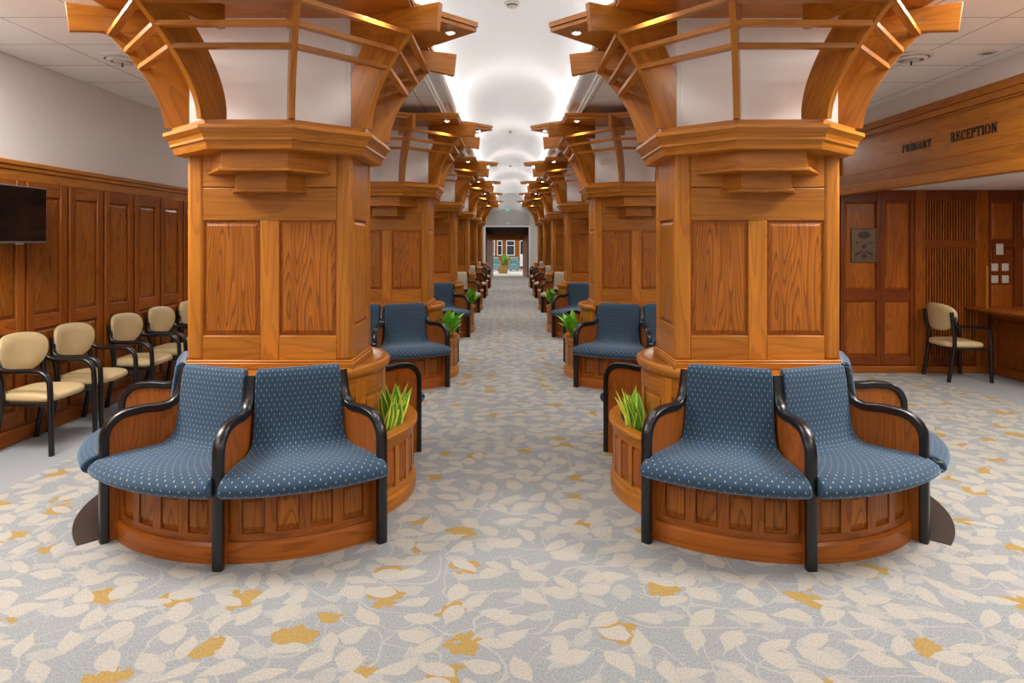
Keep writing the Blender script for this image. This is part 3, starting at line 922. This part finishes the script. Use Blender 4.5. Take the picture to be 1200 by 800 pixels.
def blade(mb, base, az, lean, length, width, bend, cup=.35, n=9, shape='blade'):
    d = Vector((math.cos(az), math.sin(az), 0)); s = Vector((-d.y, d.x, 0)); base = Vector(base)
    pts, uvs = [], []
    p = base.copy(); th = lean
    for i in range(n+1):
        t = i/n
        if shape == 'blade': w = width*(.55+.9*t*(1-t)*1.8)*(1 - t**3.2)
        else: w = width*(math.sin(math.pi*min(1, max(0, (t-.28)/.72))**.85) if t > .28 else .06)
        tng = d*math.sin(th) + Vector((0, 0, 1))*math.cos(th)
        nr = d*math.cos(th) - Vector((0, 0, 1))*math.sin(th)
        for u in (-1, -.75, 0, .75, 1):
            pts.append(p + s*u*w - nr*w*cup*(1-u*u)); uvs.append((t*length*S*4, u))
        p = p + tng*(length/n); th += bend/n
    fs = []
    for i in range(n):
        for j in range(4): fs.append([i*5+j, i*5+j+1, (i+1)*5+j+1, (i+1)*5+j])
    mb.poly(pts, fs, uvs=uvs)
def make_snake(seed):
    random.seed(seed)
    r = empty('snake_plant', (0, 0, 0)); m = MB()
    for i in range(26):
        q = random.uniform(-30, 24); a = random.uniform(-2.6, 1.3)
        back = max(0, -math.cos(a))
        blade(m, (random.uniform(-9, 8), q*.8, 0), a, random.uniform(.05, .42)*(1-.6*back), random.uniform(42, 70)*(1-abs(q)/130), random.uniform(7.5, 10.5), random.uniform(-.1, .4)*(1-back))
    f = m.build('leaves', M['snake'], r, smooth=True, angle=80)
    sol = f.modifiers.new('thickness', 'SOLIDIFY'); sol.thickness = .8*S
    return r
def make_leafy(seed):
    random.seed(seed)
    r = empty('leafy_plant', (0, 0, 0)); m = MB()
    for i in range(46):
        q = random.uniform(-20, 20); a = random.uniform(-1.25, 1.25) + (q/20)*.5
        blade(m, (random.uniform(-4, 4), q, 0), a, random.uniform(-.12, .5), random.uniform(36, 86), random.uniform(8, 12), random.uniform(.3, 1.0), .25, 10, 'leaf')
    f = m.build('leaves', M['leafy'], r, smooth=True, angle=80)
    sol = f.modifiers.new('thickness', 'SOLIDIFY'); sol.thickness = .5*S
    return r
for k in range(3):
    for sd in SIDES:
        sg = 1 if sd == 'left' else -1
        an = R(-9)
        rr = 150 if k == 0 else 148
        loc = (CX[sd] + sg*rr*math.cos(an), RY + k*P_ + rr*math.sin(an), 92)
        if k == 0:
            p = make_snake(3 if sd == 'left' else 8)
            tag(p, 'yellow-edged snake plant in the nearest curved planter on the %s of the aisle' % sd, 'plant', 'snake plants')
        else:
            p = make_leafy(20 + 2*k + (sd == 'left'))
            tag(p, 'bright green leafy plant in the planter of the %s column on the %s' % (NAMES[k], sd), 'plant', 'leafy plants in aisle planters')
        p.location = Vector(loc)*S; p.rotation_euler = (0, 0, 0 if sd == 'left' else math.pi)
p = make_leafy(99); p.location = Vector((-68, 7143, 79))*S; p.scale = (1.7, 1.7, 1.7)
tag(p, 'green plant growing from the yellowish box in the far lobby', 'plant')
random.seed(11)

# ================================================================== BEIGE ARMCHAIRS
def super_outline(w, h, e, n=28):
    o = []
    for i in range(n):
        a = 2*math.pi*i/n; c, s = math.cos(a), math.sin(a)
        o.append((w*math.copysign(abs(c)**(2/e), c), h*math.copysign(abs(s)**(2/e), s)))
    return o
def circ(r, k=10, sx=1.0): return [(r*sx*math.cos(2*math.pi*i/k), r*math.sin(2*math.pi*i/k)) for i in range(k)]
def make_chair():
    r = empty('armchair', (0, 0, 0))
    # seat, front towards +X
    m = MB(); o = []
    for a, b in super_outline(1, 1, 4.5, 40):
        x = a*47 + 2
        y = b*(50 + 3*a)
        z = 0
        if a > .75: x += 2*(1-b*b)
        o.append((x, y))
    rings = []
    for k, z in ((.93, 84.5), (.985, 86), (1.0, 90), (.99, 94.5), (.95, 97.5), (.82, 99.5), (.5, 100.6)):
        rings.append([(2+(x-2)*k, y*k, z - 2.2*max(0, (x-25)/25)*(z > 90) ) for x, y in o])
    n = len(o); pts = [p for rg in rings for p in rg]
    fs = [[k*n+i, k*n+(i+1) % n, (k+1)*n+(i+1) % n, (k+1)*n+i] for k in range(len(rings)-1) for i in range(n)]
    fs += [list(range(n-1, -1, -1)), [(len(rings)-1)*n+i for i in range(n)]]
    m.poly(pts, fs); m.build('seat', M['vinyl'], r, smooth=True, angle=70)
    # back pad
    m = MB(); o = super_outline(56, 34, 2.9, 36)
    o = [(a*(1.0 + .06*b/33 - (.12 if b < 0 else 0)*(-b/33)), b) for a, b in o]
    def place(a, b, th):
        x = -41 - 7*(b+33)/66 + .0052*a*a*.9 + th
        return (x, a, 157 + b)
    rings = [[place(a*k, b*k, th) for a, b in o] for k, th in ((.55, -4.4), (.93, -4), (1.0, -1.5), (1.0, 1.5), (.93, 4), (.55, 5))]
    n = len(o); pts = [p for rg in rings for p in rg]
    fs = [[k*n+i, k*n+(i+1) % n, (k+1)*n+(i+1) % n, (k+1)*n+i] for k in range(len(rings)-1) for i in range(n)]
    fs += [list(range(n-1, -1, -1)), [(len(rings)-1)*n+i for i in range(n)]]
    m.poly(pts, fs); m.build('backrest', M['vinyl'], r, smooth=True, angle=70)
    for s in (-1, 1):
        y = s*57
        m = MB()
        pth = [(-33, y*.93, 160), (-36, y*.97, 149), (-31, y, 140), (-18, y, 136.5), (0, y, 136.5), (20, y, 137)]
        for i in range(1, 8):
            a = R(90*i/8); pth.append((27+25*math.sin(a), y, 111+25.5*math.cos(a)))
        pth += [(52.5, y, 98), (53.5, y, 50), (54.5, y, 0)]
        m.sweep(pth, circ(4.3, 10, 1.15), up=(0, 1, 0)); m.build('armrest', M['black'], r, smooth=True, angle=60)
        m = MB()
        m.sweep([(-40, y*.90, 172), (-37, y*.90, 140), (-32, y*.88, 112), (-31, y*.87, 92), (-37, y*.87, 50), (-46, y*.87, 0)], circ(4.6, 10), up=(0, 1, 0))
        m.build('leg', M['black'], r, smooth=True, angle=60)
        m = MB(); m.sweep([(-37, y*.88, 82), (52, y, 82)], circ(2.8, 8), up=(0, 1, 0)); m.build('side_rail', M['black'], r, smooth=True, angle=60)
    m = MB(); m.sweep([(-34, -50, 82), (-34, 50, 82)], circ(3, 8), up=(0, 0, 1)); m.build('stretcher', M['black'], r, smooth=True, angle=60)
    return r
chp = make_chair(); cache_kids(chp); chu = [False]
cl = ['nearest the camera', 'second from the camera', 'middle of the five', 'fourth from the camera', 'farthest, half hidden by the column']
for i, yy in enumerate((1135, 1268, 1442, 1586, 1730)):
    instance(chp, chu, (-796, yy, -.4), 0, 'beige armchair with black arms against the left panelled wall, %s' % cl[i], 'chair', 'beige armchairs along the left wall')
instance(chp, chu, (1126, 1686, 0), 0, 'lone beige armchair with black arms by the reception counter', 'chair')

# ================================================================== TV, PLAQUE, PLATES, COUNTER
tv = empty('television', (XL+8, 1090, 392)); tag(tv, 'flat black television mounted on the left panelled wall above the chairs', 'television')
m = MB(); m.box(22, 32, -83, 83, -48, 48); m.build('housing', M['bezel'], tv, bevel=1.2)
m = MB(); m.box(31.5, 32.6, -80.5, 80.5, -44.5, 45.8); m.build('screen', M['screen'], tv)
m = MB(); m.box(0, 3, -25, 25, -25, 25); m.box(3, 22, -10, 10, -10, 10); m.build('wall_bracket', M['bezel'], tv)
m = MB(); m.box(28, 33, 10, 26, -50.5, -47.5); m.build('sensor', M['bezel'], tv)

pq = empty('plaque', (936, RD-3.5, 291)); tag(pq, 'square bronze plaque with raised emblem on the recess wall panel', 'plaque')
m = MB(); m.box(-34, 34, -3, 0, 0, 90); m.build('plate', M['bronze'], pq, bevel=1)
m = MB()
for a in ((-34, -31, 0, 90), (31, 34, 0, 90), (-31, 31, 0, 3), (-31, 31, 87, 90)): m.box(a[0], a[1], -4.4, -2, a[2], a[3])
m.build('rim', M['bronze'], pq, bevel=.5)
m = MB()
m.extrude([(x, -2.8, 72+y*.6) for x, y in ngon(24, 16)], (0, -.9, 0))
m.extrude([(x, -2.8, 41+y) for x, y in ngon(16, 6)], (0, -1.2, 0))
for s in (-1, 1):
    m.extrude([(s*20, -2.8, 56), (s*23, -2.8, 52), (s*19, -2.8, 48), (s*14, -2.8, 53)], (0, -.9, 0))
    m.extrude([(s*2, -2.8, 33), (s*22, -2.8, 24), (s*24, -2.8, 15), (s*9, -2.8, 24)], (0, -.9, 0))
    m.extrude([(s*1, -2.8, 26), (s*8, -2.8, 18), (s*6, -2.8, 10), (s*0.5, -2.8, 14)], (0, -.9, 0))
m.build('emblem', M['bronzed'], pq)

def plate(px, py, w, h, label, kind='switch_plate'):
    k = (RD-6)/F
    o = empty(kind, ((px-597)*k, RD-5.2, 348-(py-282)*k)); tag(o, label, 'wall plate', 'ivory plates behind the counter')
    m = MB(); m.box(-w/2, w/2, -1.8, 0, -h/2, h/2); m.build('cover', M['plate'], o, bevel=.6)
    m = MB(); m.box(-w*.16, w*.16, -3, -1.5, -h*.22, h*.22); m.build('rocker', M['vent'], o, bevel=.3)
plate(1171.5, 292, 19, 29, 'tall ivory wall plate alone above the four square plates by the counter')
plate(1165.6, 313, 18, 20, 'upper left of four square ivory plates above the counter')
plate(1178, 313, 18, 20, 'upper right of four square ivory plates above the counter')
plate(1165.6, 327, 18, 20, 'lower left of four square ivory plates above the counter')
plate(1178, 327, 18, 20, 'lower right of four square ivory plates above the counter')

ct = empty('reception_counter', (1270, 1200, 0)); tag(ct, 'pine reception counter with overhanging top at the right edge', 'counter')
m = MB(); m.box(0, 24, -700, 551, 0, 168); body = m.build('front', M['deep'], ct)
m = MB(); m.box(-72, 90, -700, 551, 169, 176, g=(0, 1, 0)); m.box(-66, 84, -696, 549, 164, 169, g=(0, 1, 0)); m.build('counter_top', M['deep'], ct, bevel=1.5)
m = MB(); m.box(-5, 0, -700, 551, 0, 20, g=(0, 1, 0)); m.box(-4, 0, -700, 551, 148, 165, g=(0, 1, 0))
for i in range(10):
    y = 551 - i*132; m.box(-4, 0, y-16, y, 20, 148)
m.build('front_frame', M['deep'], ct, bevel=.9)
for i in range(9):
    y = 551 - i*132
    q = MB(); rect_panel(q, (0, y, 0), (0, -1, 0), (0, 0, 1), (-1, 0, 0), 19, 129, 23, 145, 3, 6); q.build('front_panel', M['deep'], body)
m = MB(); m.box(-62, -56, 486, 500, 176, 284); m.build('upright', M['wood'], ct, bevel=1)
ph = empty('telephone', (1283, 1610, 176.3)); tag(ph, 'black desk telephone lying on the reception counter top', 'telephone')
m = MB(); m.extrude([(-20, -22, 0), (20, -22, 0), (20, -22, 11), (-20, -22, 5)], (0, 44, 0)); m.build('base', M['letter'], ph, bevel=1)
m = MB(); m.sweep([(-24, -14, 9), (-22, -14, 14), (0, -14, 17), (20, -14, 17), (24, -14, 11)], circ(4, 8), up=(0, 1, 0)); m.build('handset', M['letter'], ph, smooth=True)

# ================================================================== CEILING FITTINGS
def diffuser(x, y, label):
    o = empty('air_diffuser', (x, y, ZC)); tag(o, label, 'vent', 'round ceiling air diffusers')
    m = MB(); m.revolve([(27, 0), (33, 0), (33, -3), (29, -5), (27, -5)], 0, 360, 40); m.build('outer_ring', M['vent'], o, smooth=True)
    m = MB(); m.revolve([(18, -4), (24, -2), (25, -6), (19, -9)], 0, 360, 40); m.build('inner_ring', M['vent'], o, smooth=True)
    m = MB(); m.extrude([(a, b, -6) for a, b in ngon(28, 13)], (0, 0, -4)); m.build('centre_disc', M['vent'], o, smooth=True)
    m = MB(); m.extrude([(a, b, -.2) for a, b in ngon(32, 27)], (0, 0, -.6)); m.build('duct_opening', M['dark'], o)
    m = MB(); 
    for a in (0, 90, 180, 270): m.obox((20*math.cos(R(a)), 20*math.sin(R(a)), -4), (math.cos(R(a)), math.sin(R(a)), 0), (-math.sin(R(a)), math.cos(R(a)), 0), (0, 0, 1), 9, 1, 2)
    m.build('spokes', M['vent'], o)
    m = MB(); m.box(-1, 1, -1, 1, -17, -9); m.build('adjuster', M['dark'], o)
diffuser(-671, 1154, 'round white air diffuser in the left tiled ceiling')
diffuser(690, 1143, 'round white air diffuser in the right tiled ceiling')
def canlight(x, y, label):
    o = empty('recessed_light', (x, y, ZC)); tag(o, label, 'ceiling light', 'small recessed lights in the right ceiling')
    m = MB(); m.revolve([(9, 0), (14, 0), (14, -1), (9, -1.6)], 0, 360, 28); m.build('trim_ring', M['vent'], o, smooth=True)
    m = MB(); m.extrude([(a, b, -.2) for a, b in ngon(24, 9)], (0, 0, -.5)); m.build('opening', plain('shaded_opening', (.22, .20, .18), .6), o)
canlight(809, 1127, 'small dark recessed ceiling light above the word RECEPTION')
canlight(803, 1503, 'small dark recessed ceiling light, farther right of the air diffuser')
def detector(y, s, label):
    z = ZC + 26 + 106
    o = empty('smoke_detector', (VC, y, z)); tag(o, label, 'smoke detector', 'detectors along the vault')
    m = MB(); m.revolve([(0.1, -1), (13*s, 0), (14*s, -2), (13*s, -4), (9*s, -6), (9*s, -9), (6*s, -11), (0.1, -11)], 0, 360, 28, closed=False, caps=False); m.build('housing', M['plate'], o, smooth=True)
    m = MB(); m.revolve([(9.05*s, -6.4), (9.4*s, -6.4), (9.4*s, -8.4), (9.05*s, -8.4)], 0, 360, 24); m.build('sensing_ring', M['dark'], o)
detector(1255, 1.1, 'cream smoke detector nearest the camera at the top of the vault')
detector(2718, .7, 'small smoke detector halfway along the vault')
detector(3965, .7, 'tiny smoke detector farthest along the vault')

# ================================================================== LIGHT
def light(kind, name, loc, energy, color=(1, 1, 1), rot=(0, 0, 0), **k):
    d = bpy.data.lights.new(name, kind); d.energy = energy; d.color = color
    for a, v in k.items(): setattr(d, a, v)
    o = bpy.data.objects.new(name, d); COL.objects.link(o); o.location = Vector(loc)*S; o.rotation_euler = rot
    return o
for k in range(NCOL):
    for sd in SIDES:
        x, y = CX[sd], CY + k*P_
        sg = 1 if sd == 'left' else -1
        # uplight lying on the canopy, washing the vault
        light('AREA', 'canopy_uplight', (x + sg*222, y, 649), 1.8, (.96, .97, 1.0), (R(180), R(-12*sg), 0), shape='RECTANGLE', size=56*S, size_y=80*S)
        spots = ((227, 0), (-227, 0), (159, -145), (-159, -145), (159, 145), (-159, 145))
        if k >= 3: spots = ((227*sg, 0), (159*sg, -145))
        for dx, dyy in spots:
            light('SPOT', 'downlight', (x+dx, y+dyy, 629), 30 if k < 3 else 60, (1.0, .95, .88), spot_size=R(122), spot_blend=1.0, shadow_soft_size=.05)
# added fill strips along the vault mouldings, to light the vault evenly
for s_ in (-1, 1):
    light('AREA', 'vault_fill_strip', (VC + s_*(VH-7), (VEND+Y0)/2, ZC+22), 88, (.97, .98, 1.0), (R(180), R(62*s_), 0), shape='RECTANGLE', size=.12, size_y=(VEND-Y0-20)*S)
# lobby ceiling lamp; the end-bay area lights are added fill without fixtures
light('AREA', 'lobby_lamp', (-16, 7400, 690), 150, (1, .98, .95), size=3.0)
for x in (-300, 310): light('AREA', 'end_bay_fill', (x, 5760, ZC-8), 45, (1, .97, .92), shape='RECTANGLE', size=.8, size_y=.8)
# unseen fill panels added at ceiling height beside and behind the camera
for x in (-680, 690):
    for y in (-180, 280, 750):
        light('AREA', 'ceiling_fill', (x, y, ZC-2), (20, 36, 130)[(-180, 280, 750).index(y)], (1, .965, .92), shape='RECTANGLE', size=1.1, size_y=1.1)
for x in (-260, 270):
    light('AREA', 'ceiling_fill', (x, -60, ZC-2), 22, (1, .965, .92), shape='RECTANGLE', size=1.1, size_y=1.1)
for x in (-640, 660):
    light('AREA', 'aisle_lamp', (x, 2350, ZC-2), 60, (1, .965, .92), shape='RECTANGLE', size=1.1, size_y=1.1)
light('AREA', 'recess_lamp', (1150, 1250, 480), 46, (1, .9, .78), shape='RECTANGLE', size=.6, size_y=.6)
w = bpy.data.worlds.new('world'); scene.world = w; w.use_nodes = True
bg = w.node_tree.nodes['Background']; bg.inputs[0].default_value = (1, .97, .94, 1); bg.inputs[1].default_value = 0.48

scene.view_settings.view_transform = 'Standard'; scene.view_settings.look = 'None'
scene.view_settings.gamma = 1; scene.view_settings.use_curve_mapping = False
scene.view_settings.exposure = 0.0
scene.cycles.use_denoising = True
scene.cycles.max_bounces = 8; scene.cycles.diffuse_bounces = 5; scene.cycles.glossy_bounces = 3; scene.cycles.transmission_bounces = 4
scene.cycles.sample_clamp_indirect = 6
